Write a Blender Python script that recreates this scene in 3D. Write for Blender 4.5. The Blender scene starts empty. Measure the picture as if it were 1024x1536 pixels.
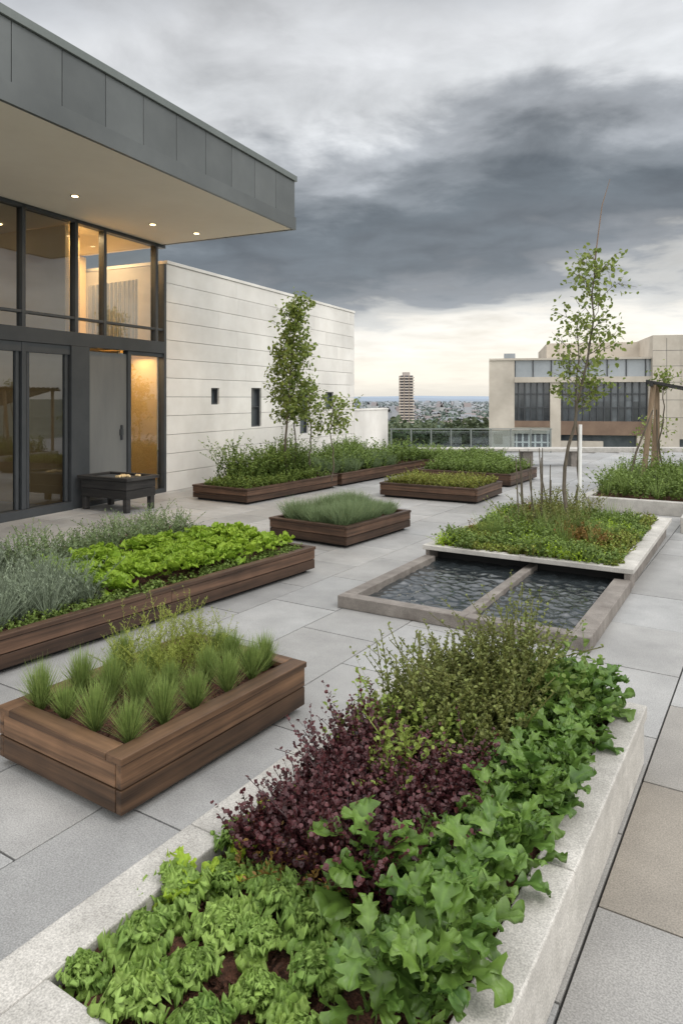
import bpy, math, numpy as np
from math import radians, sin, cos, pi
from mathutils import Vector, Matrix
rng=np.random.default_rng(11)
scene=bpy.context.scene
scene.view_settings.view_transform='Standard'; scene.view_settings.look='None'; scene.view_settings.exposure=0; scene.view_settings.gamma=1
COL=scene.collection

# ---------------------------------------------------------------- helpers
def norm(a): return a/np.maximum(np.linalg.norm(a,axis=-1,keepdims=True),1e-9)
def FR(ox,oy,deg): return (ox,oy,radians(deg))
def Wp(fr,x,y,z):
    ox,oy,t=fr; x=np.asarray(x,float); y=np.asarray(y,float); z=np.asarray(z,float)+0*x
    return np.stack([ox+x*cos(t)+y*sin(t), oy-x*sin(t)+y*cos(t), z],-1)
def empty(name):
    o=bpy.data.objects.new(name,None); COL.objects.link(o); return o
def raw_mesh(name,V,F,C=None,smooth=False):
    me=bpy.data.meshes.new(name); V=np.ascontiguousarray(V,dtype=np.float32)
    F=np.ascontiguousarray(F,dtype=np.int32); k=F.shape[1]
    me.vertices.add(len(V)); me.vertices.foreach_set('co',V.ravel())
    me.loops.add(F.size); me.loops.foreach_set('vertex_index',F.ravel())
    me.polygons.add(len(F)); me.polygons.foreach_set('loop_start',np.arange(0,F.size,k,dtype=np.int32))
    if C is not None:
        a=me.attributes.new('Col','FLOAT_COLOR','POINT')
        c=np.ones((len(V),4),np.float32); C=np.asarray(C); c[:,:C.shape[1]]=C; a.data.foreach_set('color',c.ravel())
    me.polygons.foreach_set('use_smooth',np.full(len(F),smooth,dtype=bool))
    me.update(calc_edges=True); me.validate(); return me
class MB:
    def __init__(s): s.V=[];s.F=[];s.C=[];s.n=0
    def add(s,V,F,C):
        V=np.asarray(V,float).reshape(-1,3); C=np.asarray(C,float)
        if C.ndim==1: C=np.tile(C,(len(V),1))
        s.V.append(V); s.F.append(np.asarray(F,int)+s.n); s.C.append(C.reshape(len(V),-1)[:,:3]); s.n+=len(V)
    def box(s,x0,x1,y0,y1,z0,z1,c=None):
        if c is None: c=rng.random(3)
        V=[(x,y,z) for z in (z0,z1) for y in (y0,y1) for x in (x0,x1)]
        F=[(0,2,3,1),(4,5,7,6),(0,1,5,4),(1,3,7,5),(3,2,6,7),(2,0,4,6)]
        s.add(V,F,np.array(c,float))
    def obj(s,name,mat,parent=None,fr=None,bevel=0,smooth=False):
        me=raw_mesh(name,np.concatenate(s.V),np.concatenate(s.F),np.concatenate(s.C),smooth)
        me.materials.append(mat); o=bpy.data.objects.new(name,me); COL.objects.link(o)
        if fr: o.location=(fr[0],fr[1],0); o.rotation_euler=(0,0,-fr[2])
        if parent: o.parent=parent
        if bevel:
            m=o.modifiers.new('b','BEVEL'); m.width=bevel; m.segments=2; m.limit_method='ANGLE'
        return o

# vectorised leaf builders ------------------------------------------------
LU=np.array([0,.35,.72,1,.72,.35]); LV=np.array([0,1,.85,0,-.85,-1])
def leaves(mb,P,D,N,L,Wd,C,fold=.3,curl=.2):
    n=len(P); D=norm(D); S=norm(np.cross(D,N)); N=np.cross(S,D)
    L=np.broadcast_to(L,(n,)); Wd=np.broadcast_to(Wd,(n,))
    pos=(P[:,None]+D[:,None]*(L[:,None]*LU)[...,None]+S[:,None]*(Wd[:,None]*LV)[...,None]
         +N[:,None]*((-curl*L[:,None]*LU**2)+fold*Wd[:,None]*abs(LV))[...,None])
    F=(np.arange(n)*6)[:,None,None]+np.array([[0,1,2,3],[0,3,4,5]])[None]
    mb.add(pos.reshape(-1,3),F.reshape(-1,4),np.repeat(C,6,0))
def blades(mb,P,D,L,Wd,sag,C,seg=4):
    n=len(P); D=norm(D); L=np.broadcast_to(L,(n,)); Wd=np.broadcast_to(Wd,(n,)); sag=np.broadcast_to(sag,(n,))
    u=np.linspace(0,1,seg+1); S=norm(np.cross(D,np.array([0,0,1.])+rng.normal(0,.4,(n,3))))
    cen=P[:,None]+D[:,None]*(L[:,None]*u)[...,None]
    cen[...,2]-=(sag*L)[:,None]*u**2
    w=(Wd[:,None]*(1-u**1.6*.95)*.5)[...,None]*S[:,None]
    pos=np.stack([cen-w,cen+w],2).reshape(n,-1,3)
    q=np.array([[2*i,2*i+1,2*i+3,2*i+2] for i in range(seg)])
    F=(np.arange(n)*2*(seg+1))[:,None,None]+q[None]
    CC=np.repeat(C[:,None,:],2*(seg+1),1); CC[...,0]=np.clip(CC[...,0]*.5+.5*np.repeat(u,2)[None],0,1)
    mb.add(pos.reshape(-1,3),F.reshape(-1,4),CC.reshape(-1,3))
def gridleaves(mb,P,az,e0,e1,L,Wd,shape,ruf=.1,freq=3,cup=.2,nu=9,nv=7,C=None,lob=.1,lobf=17):
    n=len(P); u=np.linspace(0,1,nu); v=np.linspace(-1,1,nv)
    ph=e0[:,None]+(e1-e0)[:,None]*u; du=1/(nu-1)
    hh=L[:,None]*np.concatenate([np.zeros((n,1)),np.cumsum(np.cos(ph[:,:-1]),1)],1)*du
    zz=L[:,None]*np.concatenate([np.zeros((n,1)),np.cumsum(np.sin(ph[:,:-1]),1)],1)*du
    A=np.stack([np.cos(az),np.sin(az),0*az],-1); S=np.stack([-np.sin(az),np.cos(az),0*az],-1)
    Nn=-np.sin(ph)[...,None]*A[:,None]; Nn[...,2]+=np.cos(ph)
    p1=rng.random(n)*6.28; p2=rng.random(n)*6.28; p3=rng.random(n)*6.28
    UU=u[None,:,None]; VV=v[None,None,:]
    w=(shape(u)[None]*Wd[:,None])[:,:,None]*(1+lob*np.sin(UU*lobf+p3[:,None,None]+(VV>0)*1.9)*abs(VV))
    tw=rng.normal(0,.25,n)[:,None,None]
    r=ruf*(abs(VV)**1.5*np.sin(freq*6.28*UU+p1[:,None,None]+(VV>0)*2.1)+UU**3*np.sin(VV*freq*3.1+p2[:,None,None]))
    r=r+ruf*.45*abs(VV)**2*np.sin(freq*13.7*UU+p2[:,None,None]*3+VV*5)
    off=r*L[:,None,None]+cup*w*VV**2+tw*w*VV*UU
    pos=(P[:,None,None]+hh[:,:,None,None]*A[:,None,None]+(VV*w)[...,None]*S[:,None,None]
         +off[...,None]*Nn[:,:,None])
    pos=pos+(abs(VV)*w*.35)[...,None]*A[:,None,None]*np.cos(ph)[:,:,None,None]
    pos[...,2]+=zz[:,:,None]
    C4=np.broadcast_to(C[:,None,None,:],(n,nu,nv,3)).copy()
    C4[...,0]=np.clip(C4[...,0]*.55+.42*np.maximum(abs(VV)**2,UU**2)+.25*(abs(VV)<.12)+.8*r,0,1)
    i=np.arange(nu-1)[:,None]*nv+np.arange(nv-1)[None]
    q=np.stack([i,i+1,i+nv+1,i+nv],-1).reshape(-1,4)
    F=(np.arange(n)*nu*nv)[:,None,None]+q[None]
    mb.add(pos.reshape(-1,3),F.reshape(-1,4),C4.reshape(-1,3))
def tube(mb,pts,rad,k=7,c=None):
    pts=np.asarray(pts,float); m=len(pts); rad=np.broadcast_to(rad,(m,))
    T=norm(np.gradient(pts,axis=0)); a=norm(np.cross(T,np.array([.31,.9,.2]))); b=np.cross(T,a)
    th=np.linspace(0,2*pi,k,endpoint=False)
    V=pts[:,None]+rad[:,None,None]*(np.cos(th)[None,:,None]*a[:,None]+np.sin(th)[None,:,None]*b[:,None])
    F=[(i*k+j,i*k+(j+1)%k,(i+1)*k+(j+1)%k,(i+1)*k+j) for i in range(m-1) for j in range(k)]
    mb.add(V.reshape(-1,3),F,np.array([.5,.5,.5] if c is None else c))
def shrub(mb,base,H,spread,nleaf,L,Wd,lift=.5,stem=.0025,tint=0,curl=.2,bend=.25,st=.5):
    n=len(base); az=rng.random(n)*6.28
    D=norm(np.stack([np.cos(az)*spread*rng.random(n),np.sin(az)*spread*rng.random(n),np.ones(n)],-1))
    H=np.broadcast_to(H,(n,))*rng.uniform(.6,1.15,n)
    ben=rng.normal(0,bend,(n,3)); ben[:,2]=-abs(ben[:,2])*.5
    u=np.linspace(.12,1,nleaf)[None]+rng.normal(0,.03,(n,nleaf)); u=np.clip(u,0,1)
    P=base[:,None]+D[:,None]*(H[:,None]*u)[...,None]+ben[:,None]*(H[:,None]*u**2)[...,None]
    la=rng.random((n,nleaf))*6.28
    LD=np.stack([np.cos(la),np.sin(la),np.full_like(la,lift)+rng.normal(0,.35,la.shape)],-1)+D[:,None]*.3
    Nn=np.stack([0*la,0*la,np.ones_like(la)],-1)+rng.normal(0,.45,la.shape+(3,))
    sv=rng.normal(0,.12,(n,1))
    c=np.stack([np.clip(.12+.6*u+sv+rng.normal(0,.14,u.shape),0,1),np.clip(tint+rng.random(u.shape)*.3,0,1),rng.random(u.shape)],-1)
    s=rng.uniform(.65,1.2,u.shape)*(1.1-.4*u)
    leaves(mb,P.reshape(-1,3),LD.reshape(-1,3),Nn.reshape(-1,3),(L*s).ravel(),(Wd*s).ravel(),c.reshape(-1,3),curl=curl)
    if stem:
        uu=np.linspace(0,1,4)
        pts=base[:,None]+D[:,None]*(H[:,None]*uu)[...,None]+ben[:,None]*(H[:,None]*uu**2)[...,None]
        S=norm(rng.normal(0,1,(n,3)))*stem
        pos=np.stack([pts-S[:,None],pts+S[:,None]],2).reshape(n,-1,3)
        q=np.array([[2*i,2*i+1,2*i+3,2*i+2] for i in range(3)])
        F=(np.arange(n)*8)[:,None,None]+q[None]
        mb.add(pos.reshape(-1,3),F.reshape(-1,4),np.array([.15,st,.5]))
def rect_pts(fr,x0,x1,y0,y1,n,z): 
    return Wp(fr,rng.uniform(x0,x1,n),rng.uniform(y0,y1,n),np.full(n,z))
def lump(P,s=2.5,k=0):
    return .5+.25*np.sin(P[:,0]*s*2.1+k)+.25*np.sin(P[:,1]*s*1.7+1.3+k*2)*np.cos(P[:,0]*s*.9+k)

# ---------------------------------------------------------------- materials
def newmat(name):
    m=bpy.data.materials.new(name); m.use_nodes=True; nt=m.node_tree; nt.nodes.clear()
    return m,nt,nt.nodes,nt.links
def surf(name,c1,c2,scale=8,rough=.7,bump=.15,stretch=(1,1,1),var=.25,fine=0,metal=0,spec=.4,bscale=None,dist=.005,stain=0,warm=None):
    m,nt,N,Lk=newmat(name)
    out=N.new('ShaderNodeOutputMaterial'); b=N.new('ShaderNodeBsdfPrincipled')
    tc=N.new('ShaderNodeTexCoord'); at=N.new('ShaderNodeAttribute'); at.attribute_name='Col'
    mp=N.new('ShaderNodeMapping'); mp.inputs['Scale'].default_value=stretch
    ad=N.new('ShaderNodeVectorMath'); ad.operation='MULTIPLY_ADD'; ad.inputs[1].default_value=(7,7,7)
    Lk.new(at.outputs['Color'],ad.inputs[0]); Lk.new(tc.outputs['Object'],mp.inputs[0]); Lk.new(mp.outputs[0],ad.inputs[2])
    n1=N.new('ShaderNodeTexNoise'); n1.inputs['Scale'].default_value=scale; n1.inputs['Detail'].default_value=8; n1.inputs['Roughness'].default_value=.62
    Lk.new(ad.outputs[0],n1.inputs['Vector'])
    rp=N.new('ShaderNodeValToRGB'); rp.color_ramp.elements[0].position=.32; rp.color_ramp.elements[1].position=.68
    rp.color_ramp.elements[0].color=(*c1,1); rp.color_ramp.elements[1].color=(*c2,1)
    Lk.new(n1.outputs['Fac'],rp.inputs[0]); cur=rp.outputs[0]
    mr=N.new('ShaderNodeMapRange'); mr.inputs['To Min'].default_value=1-var; mr.inputs['To Max'].default_value=1+var
    sx=N.new('ShaderNodeSeparateColor'); Lk.new(at.outputs['Color'],sx.inputs[0]); Lk.new(sx.outputs[0],mr.inputs['Value'])
    if warm:
        mw=N.new('ShaderNodeMix'); mw.data_type='RGBA'; mw.blend_type='MULTIPLY'; mw.inputs[7].default_value=(*warm,1); Lk.new(cur,mw.inputs[6]); Lk.new(sx.outputs[1],mw.inputs[0]); cur=mw.outputs[2]
    mu=N.new('ShaderNodeVectorMath'); mu.operation='SCALE'; Lk.new(cur,mu.inputs[0]); Lk.new(mr.outputs[0],mu.inputs['Scale']); cur=mu.outputs[0]
    def mulnoise(cur,scale,det,f0,f1,t0,t1):
        n2=N.new('ShaderNodeTexNoise'); n2.inputs['Scale'].default_value=scale; n2.inputs['Detail'].default_value=det
        Lk.new(tc.outputs['Object'],n2.inputs['Vector'])
        m2=N.new('ShaderNodeMapRange'); m2.inputs['From Min'].default_value=f0; m2.inputs['From Max'].default_value=f1; m2.inputs['To Min'].default_value=t0; m2.inputs['To Max'].default_value=t1
        Lk.new(n2.outputs['Fac'],m2.inputs['Value'])
        q=N.new('ShaderNodeVectorMath'); q.operation='SCALE'; Lk.new(cur,q.inputs[0]); Lk.new(m2.outputs[0],q.inputs['Scale']); return q.outputs[0]
    if fine: cur=mulnoise(cur,fine,3,.3,.7,.70,1.28)
    if stain: cur=mulnoise(cur,stain,7,.33,.67,.84,1.12)
    Lk.new(cur,b.inputs['Base Color']); b.inputs['Roughness'].default_value=rough; b.inputs['Metallic'].default_value=metal
    b.inputs['Specular IOR Level'].default_value=spec
    if bump:
        bp=N.new('ShaderNodeBump'); bp.inputs['Strength'].default_value=bump; bp.inputs['Distance'].default_value=dist
        if bscale:
            n4=N.new('ShaderNodeTexNoise'); n4.inputs['Scale'].default_value=bscale; n4.inputs['Detail'].default_value=6
            Lk.new(ad.outputs[0],n4.inputs['Vector']); Lk.new(n4.outputs['Fac'],bp.inputs['Height'])
        else: Lk.new(n1.outputs['Fac'],bp.inputs['Height'])
        Lk.new(bp.outputs[0],b.inputs['Normal'])
    Lk.new(b.outputs[0],out.inputs[0]); return m
def leafmat(name,dark,light,tint,trans=.3,rough=.5,spec=.3,nscale=60):
    m,nt,N,Lk=newmat(name)
    out=N.new('ShaderNodeOutputMaterial'); b=N.new('ShaderNodeBsdfPrincipled'); t=N.new('ShaderNodeBsdfTranslucent')
    at=N.new('ShaderNodeAttribute'); at.attribute_name='Col'; sx=N.new('ShaderNodeSeparateColor'); Lk.new(at.outputs['Color'],sx.inputs[0])
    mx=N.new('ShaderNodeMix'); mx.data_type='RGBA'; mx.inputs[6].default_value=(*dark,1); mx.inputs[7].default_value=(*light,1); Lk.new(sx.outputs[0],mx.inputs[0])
    my=N.new('ShaderNodeMix'); my.data_type='RGBA'; my.inputs[7].default_value=(*tint,1); Lk.new(mx.outputs[2],my.inputs[6]); Lk.new(sx.outputs[1],my.inputs[0])
    tc=N.new('ShaderNodeTexCoord'); n=N.new('ShaderNodeTexNoise'); n.inputs['Scale'].default_value=nscale; n.inputs['Detail'].default_value=5
    Lk.new(tc.outputs['Object'],n.inputs['Vector'])
    mr=N.new('ShaderNodeMapRange'); mr.inputs['To Min'].default_value=.5; mr.inputs['To Max'].default_value=1.5; Lk.new(n.outputs['Fac'],mr.inputs['Value'])
    sc=N.new('ShaderNodeVectorMath'); sc.operation='SCALE'; Lk.new(my.outputs[2],sc.inputs[0]); Lk.new(mr.outputs[0],sc.inputs['Scale'])
    Lk.new(sc.outputs[0],b.inputs['Base Color']); Lk.new(sc.outputs[0],t.inputs['Color'])
    b.inputs['Roughness'].default_value=rough; b.inputs['Specular IOR Level'].default_value=spec
    bp=N.new('ShaderNodeBump'); bp.inputs['Strength'].default_value=.6; bp.inputs['Distance'].default_value=.004; Lk.new(n.outputs['Fac'],bp.inputs['Height']); Lk.new(bp.outputs[0],b.inputs['Normal'])
    ms=N.new('ShaderNodeMixShader'); ms.inputs[0].default_value=trans; Lk.new(b.outputs[0],ms.inputs[1]); Lk.new(t.outputs[0],ms.inputs[2])
    Lk.new(ms.outputs[0],out.inputs[0]); return m
def emis(name,c,s):
    m,nt,N,Lk=newmat(name); o=N.new('ShaderNodeOutputMaterial'); e=N.new('ShaderNodeEmission')
    e.inputs[0].default_value=(*c,1); e.inputs[1].default_value=s; Lk.new(e.outputs[0],o.inputs[0]); return m
def glassmat(name,tintc,refl=.1,rough=0.01):
    m,nt,N,Lk=newmat(name); o=N.new('ShaderNodeOutputMaterial'); t=N.new('ShaderNodeBsdfTransparent'); g=N.new('ShaderNodeBsdfGlossy')
    t.inputs[0].default_value=(*tintc,1); g.inputs['Roughness'].default_value=rough; g.inputs['Color'].default_value=(.9,.95,1,1)
    f=N.new('ShaderNodeFresnel'); f.inputs[0].default_value=1.5; a=N.new('ShaderNodeMath'); a.inputs[1].default_value=refl; a.use_clamp=True
    Lk.new(f.outputs[0],a.inputs[0]); ms=N.new('ShaderNodeMixShader'); Lk.new(a.outputs[0],ms.inputs[0]); Lk.new(t.outputs[0],ms.inputs[1]); Lk.new(g.outputs[0],ms.inputs[2])
    Lk.new(ms.outputs[0],o.inputs[0]); return m

paveM=surf('paving_stone',(.295,.297,.295),(.36,.362,.358),scale=5,rough=.5,var=.12,fine=170,bump=.25,bscale=220,dist=.002,stain=.9,warm=(.95,.82,.66))
concM=surf('cast_stone',(.37,.355,.325),(.50,.48,.445),scale=9,rough=.75,var=.08,fine=190,bump=.4,bscale=150,dist=.003,stain=2.5)
poolM=surf('weathered_stone',(.14,.122,.108),(.24,.218,.195),scale=9,rough=.65,var=.1,fine=150,bump=.35,bscale=120,dist=.003,stain=2.5)
darkM=surf('underside',(.015,.015,.015),(.02,.02,.02),scale=5,rough=.9,bump=0)
woodX=surf('timber_x',(.038,.021,.012),(.225,.125,.067),scale=9,stretch=(.09,1.6,3),rough=.5,var=.5,bump=.5,dist=.004,stain=6)
woodY=surf('timber_y',(.038,.021,.012),(.225,.125,.067),scale=9,stretch=(1.6,.09,3),rough=.5,var=.5,bump=.5,dist=.004,stain=6)
wood2X=surf('timber_dark_x',(.030,.018,.012),(.115,.065,.041),scale=9,stretch=(.09,1.6,3),rough=.5,var=.38,bump=.4,dist=.004,stain=5)
wood2Y=surf('timber_dark_y',(.030,.018,.012),(.115,.065,.041),scale=9,stretch=(1.6,.09,3),rough=.5,var=.38,bump=.4,dist=.004,stain=5)
soilM=surf('soil',(.025,.012,.007),(.13,.055,.032),scale=45,rough=.95,var=0,bump=1,dist=.02,bscale=70)
cladM=surf('white_cladding',(.69,.665,.62),(.76,.74,.70),scale=3,rough=.6,var=.05,bump=.1,bscale=60,dist=.002,stain=.5)
frameM=surf('dark_metal',(.04,.045,.05),(.055,.06,.065),scale=3,rough=.4,bump=0,var=.05)
fasciaM=surf('fascia_metal',(.125,.135,.135),(.155,.165,.163),scale=1.5,rough=.42,bump=.05,var=.07,metal=.2,stain=.7)
trimM=surf('trim_metal',(.17,.19,.18),(.21,.23,.22),scale=2,rough=.4,bump=0,var=.03,metal=.3)
soffM=surf('soffit_plaster',(.76,.68,.56),(.82,.745,.62),scale=1,rough=.8,bump=.02,var=.03)
doorM=surf('door_metal',(.13,.135,.135),(.165,.17,.165),scale=4,rough=.45,bump=.03,var=.05,stretch=(1,1,.2))
warmM=surf('warm_plaster',(.66,.50,.27),(.74,.58,.33),scale=1.5,rough=.8,bump=0,var=.05)
roomM=surf('room_wall',(.35,.34,.32),(.42,.40,.38),scale=1.5,rough=.8,bump=0,var=.1)
curtM=surf('curtain',(.6,.56,.5),(.7,.66,.6),scale=6,rough=.9,bump=.2,stretch=(1,6,.05),var=.05)
stoneM=surf('limestone',(.46,.41,.345),(.54,.49,.42),scale=1.2,rough=.8,var=.08,bump=.05,stain=.3)
brownM=surf('brown_panel',(.16,.105,.075),(.22,.15,.105),scale=1,rough=.7,var=.1,bump=0)
bglassM=surf('office_glass',(.04,.05,.058),(.12,.135,.145),scale=.6,rough=.12,var=.5,bump=0,spec=.8)
bglass2M=surf('pale_glass',(.22,.25,.27),(.33,.36,.38),scale=.4,rough=.15,var=.25,bump=0,spec=.8)
charM=surf('charred_timber',(.018,.018,.018),(.045,.042,.04),scale=10,stretch=(.3,.3,3),rough=.6,bump=.5,var=.3)
barkM=surf('bark',(.06,.05,.038),(.16,.135,.10),scale=30,stretch=(1,1,.25),rough=.9,bump=.8,var=0,dist=.01)
stakeM=surf('stake_timber',(.20,.14,.09),(.34,.25,.17),scale=20,stretch=(1,1,.15),rough=.8,bump=.3,var=.2)
whiteM=surf('white_paint',(.72,.72,.70),(.8,.8,.78),scale=3,rough=.5,bump=0,var=0)
glassM=glassmat('window_glass',(.70,.72,.70),.09)
railM=glassmat('rail_glass',(.70,.76,.77),.08)
lampM=emis('lamp_lens',(1,.72,.38),8)

m,nt,N,Lk=newmat('water'); o=N.new('ShaderNodeOutputMaterial'); b=N.new('ShaderNodeBsdfPrincipled')
b.inputs['Base Color'].default_value=(.028,.034,.037,1); b.inputs['Roughness'].default_value=.03; b.inputs['IOR'].default_value=1.55; b.inputs['Specular IOR Level'].default_value=1.0
Lk.new(b.outputs[0],o.inputs[0]); waterM=m

frillM=leafmat('frilly_leaf',(.07,.17,.025),(.34,.51,.14),(.38,.50,.10),.32)
yellM=leafmat('young_leaf',(.14,.28,.02),(.40,.58,.06),(.48,.60,.06),.35)
lettM=leafmat('lettuce_leaf',(.08,.20,.014),(.31,.48,.045),(.40,.53,.06),.35)
broadM=leafmat('broad_leaf',(.022,.068,.013),(.15,.27,.05),(.22,.33,.06),.28,.40,.45,35)
redM=leafmat('red_leaf',(.017,.006,.009),(.085,.020,.024),(.12,.035,.03),.12,.42,.45)
bronzeM=leafmat('bronze_leaf',(.06,.03,.012),(.24,.12,.03),(.28,.18,.04),.2)
oliveM=leafmat('herb_leaf',(.045,.07,.02),(.19,.235,.06),(.22,.20,.06),.25)
grassM=leafmat('grass_blade',(.04,.085,.02),(.30,.42,.12),(.38,.44,.13),.3)
dillM=leafmat('dill_leaf',(.14,.19,.03),(.38,.46,.11),(.38,.40,.08),.35)
celM=leafmat('celery_leaf',(.07,.14,.025),(.28,.40,.09),(.36,.38,.08),.35)
sageM=leafmat('sage_leaf',(.09,.12,.085),(.32,.375,.275),(.28,.34,.20),.2)
blueM=leafmat('blue_grass',(.06,.10,.05),(.26,.345,.18),(.30,.37,.15),.25)
coverM=leafmat('cover_leaf',(.06,.10,.02),(.27,.355,.06),(.30,.20,.05),.25)
hedgeM=leafmat('hedge_leaf',(.035,.075,.018),(.165,.25,.055),(.24,.31,.07),.25)
treeM=leafmat('tree_leaf',(.07,.11,.02),(.27,.36,.09),(.32,.34,.08),.4)
farM=leafmat('far_leaf',(.04,.065,.035),(.11,.145,.08),(.14,.15,.07),.15)

# ---------------------------------------------------------------- world
w=bpy.data.worlds.new('World'); scene.world=w; w.use_nodes=True; nt=w.node_tree; N=nt.nodes; Lk=nt.links; N.clear()
SUN_EL,SUN_AZ=48,118
out=N.new('ShaderNodeOutputWorld')
sky=N.new('ShaderNodeTexSky'); sky.sky_type='NISHITA'; sky.sun_disc=False; sky.sun_elevation=radians(SUN_EL); sky.sun_rotation=radians(SUN_AZ)
bgs=N.new('ShaderNodeBackground'); bgs.inputs[1].default_value=.08; Lk.new(sky.outputs[0],bgs.inputs[0])
tc=N.new('ShaderNodeTexCoord'); sp=N.new('ShaderNodeSeparateXYZ'); Lk.new(tc.outputs['Generated'],sp.inputs[0])
def mth(op,a,b_=None,c=None,clamp=False):
    n=N.new('ShaderNodeMath'); n.operation=op; n.use_clamp=clamp
    for i,v in enumerate((a,b_,c)):
        if v is None: continue
        if isinstance(v,(int,float)): n.inputs[i].default_value=v
        else: Lk.new(v,n.inputs[i])
    return n.outputs[0]
zc=mth('MAXIMUM',sp.outputs[2],0.0); den=mth('ADD',zc,.11)
cx=mth('DIVIDE',sp.outputs[0],den); cy=mth('DIVIDE',sp.outputs[1],den)
cb=N.new('ShaderNodeCombineXYZ'); Lk.new(cx,cb.inputs[0]); Lk.new(cy,cb.inputs[1])
def nz(scale,detail,rough,off=(0,0,0),dist=0):
    mp=N.new('ShaderNodeMapping'); mp.inputs['Location'].default_value=off; Lk.new(cb.outputs[0],mp.inputs[0])
    n=N.new('ShaderNodeTexNoise'); n.inputs['Scale'].default_value=scale; n.inputs['Detail'].default_value=detail; n.inputs['Roughness'].default_value=rough; n.inputs['Distortion'].default_value=dist
    Lk.new(mp.outputs[0],n.inputs['Vector']); return n.outputs['Fac']
nA=nz(.55,7,.52,(3.1,1.7,0),.3); nB=nz(1.3,9,.54,(0,5,0),.3); nC=nz(3.2,9,.56,(9,2,0),.3)
tilt=mth('MINIMUM',mth('MULTIPLY',zc,2.4),1.0)
e=mth('MULTIPLY_ADD',mth('MULTIPLY',sp.outputs[0],tilt),-.17,zc)
e=mth('ADD',e,mth('MULTIPLY',mth('SUBTRACT',nA,.5),mth('MINIMUM',mth('MULTIPLY',zc,.9),.34)))
e=mth('ADD',e,mth('MULTIPLY',mth('SUBTRACT',nB,.5),mth('MINIMUM',mth('MULTIPLY',zc,1.0),.24)))
e=mth('ADD',e,mth('MULTIPLY',mth('SUBTRACT',nC,.5),mth('MINIMUM',mth('MULTIPLY',zc,.5),.08)))
rp=N.new('ShaderNodeValToRGB'); Lk.new(e,rp.inputs[0]); cr=rp.color_ramp; cr.interpolation='EASE'
stops=[(0,(.88,.84,.76)),(.03,(1.12,1.05,.92)),(.082,(1.08,1.04,.96)),(.112,(.72,.72,.70)),(.145,(.34,.36,.385)),(.185,(.20,.222,.245)),(.235,(.18,.205,.228)),(.28,(.25,.275,.30)),(.33,(.42,.445,.475)),(.385,(.76,.78,.80)),(.455,(.74,.755,.775)),(.53,(.56,.58,.61)),(.64,(.95,.97,1.0)),(.85,(1.95,1.97,2.0))]  # last stops brighten the sky overhead to help light the scene
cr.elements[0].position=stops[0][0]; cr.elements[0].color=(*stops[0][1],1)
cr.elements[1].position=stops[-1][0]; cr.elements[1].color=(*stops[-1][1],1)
for p,c in stops[1:-1]:
    el=cr.elements.new(p); el.color=(*c,1)
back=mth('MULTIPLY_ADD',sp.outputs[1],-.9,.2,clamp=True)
mxb=N.new('ShaderNodeMix'); mxb.data_type='RGBA'; Lk.new(back,mxb.inputs[0]); mxb.inputs[7].default_value=(2.1,2.08,2.04,1)  # added brightness in the unseen sky behind the camera, to light the scene
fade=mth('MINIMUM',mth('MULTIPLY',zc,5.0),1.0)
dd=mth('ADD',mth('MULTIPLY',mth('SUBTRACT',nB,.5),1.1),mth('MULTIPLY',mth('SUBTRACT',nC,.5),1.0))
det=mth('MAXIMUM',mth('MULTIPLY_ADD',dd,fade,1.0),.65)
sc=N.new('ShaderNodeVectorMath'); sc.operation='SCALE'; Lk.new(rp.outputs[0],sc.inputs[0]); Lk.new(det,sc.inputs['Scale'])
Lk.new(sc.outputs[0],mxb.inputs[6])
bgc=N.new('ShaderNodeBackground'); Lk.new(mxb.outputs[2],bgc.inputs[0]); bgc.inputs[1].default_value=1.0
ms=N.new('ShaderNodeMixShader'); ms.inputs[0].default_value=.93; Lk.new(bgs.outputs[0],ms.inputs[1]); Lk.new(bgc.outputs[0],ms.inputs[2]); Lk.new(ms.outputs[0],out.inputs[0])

sd=bpy.data.lights.new('sun','SUN'); sd.energy=1.2; sd.angle=radians(20); sd.color=(1,.96,.91)
so=bpy.data.objects.new('sun',sd); COL.objects.link(so)
dv=Vector((sin(radians(SUN_AZ))*cos(radians(SUN_EL)),cos(radians(SUN_AZ))*cos(radians(SUN_EL)),sin(radians(SUN_EL))))
so.rotation_euler=dv.to_track_quat('Z','Y').to_euler(); so.location=dv*30

# ---------------------------------------------------------------- camera
cd=bpy.data.cameras.new('camera'); cd.sensor_fit='VERTICAL'; cd.sensor_height=36; cd.sensor_width=24; cd.lens=24.49
cd.shift_y=-171/1536; cd.clip_start=.05; cd.clip_end=20000
co=bpy.data.objects.new('camera',cd); COL.objects.link(co); co.location=(0,0,1.7); co.rotation_euler=(radians(90),0,0); scene.camera=co

# ---------------------------------------------------------------- terrace
PF=FR(0,0,32.2)
ter=empty('roof_terrace')
mb=MB(); ta,tb=.9,.62
for i in range(-6,36):
    for j in range(-36,30):
        y0=i*ta+(.45 if j%2 else 0)+.18; x0=j*tb+.1
        c=Wp(PF,x0+tb/2,y0+ta/2,0)
        if not(-3.2<c[1]<21.9 and -13<c[0]<15.5): continue
        g=.0045; dz=rng.uniform(-.001,.001)
        near=math.exp(-((c[0]-1.9)**2+(c[1]-2.3)**2)/1.2)
        cc=rng.random(3); cc[1]=min(1,.15*rng.random()+near*(.5+.6*rng.random())); cc[0]=max(0,cc[0]-near*.6)
        mb.box(x0+g,x0+tb-g,y0+g,y0+ta-g,-.03,dz,cc)
mb.obj('pavement',paveM,ter,PF,bevel=.0015)
mb=MB(); mb.box(-14,16,-6,22.6,-25,-.032,(.3,.3,.3)); mb.obj('slab',darkM,ter)
mb=MB()
for k in range(8): mb.box(2.4+k*1.7,2.4+k*1.7+1.69,22.0,22.35,-.03,.13)
mb.obj('edge_kerb',concM,ter,bevel=.01)

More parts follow.
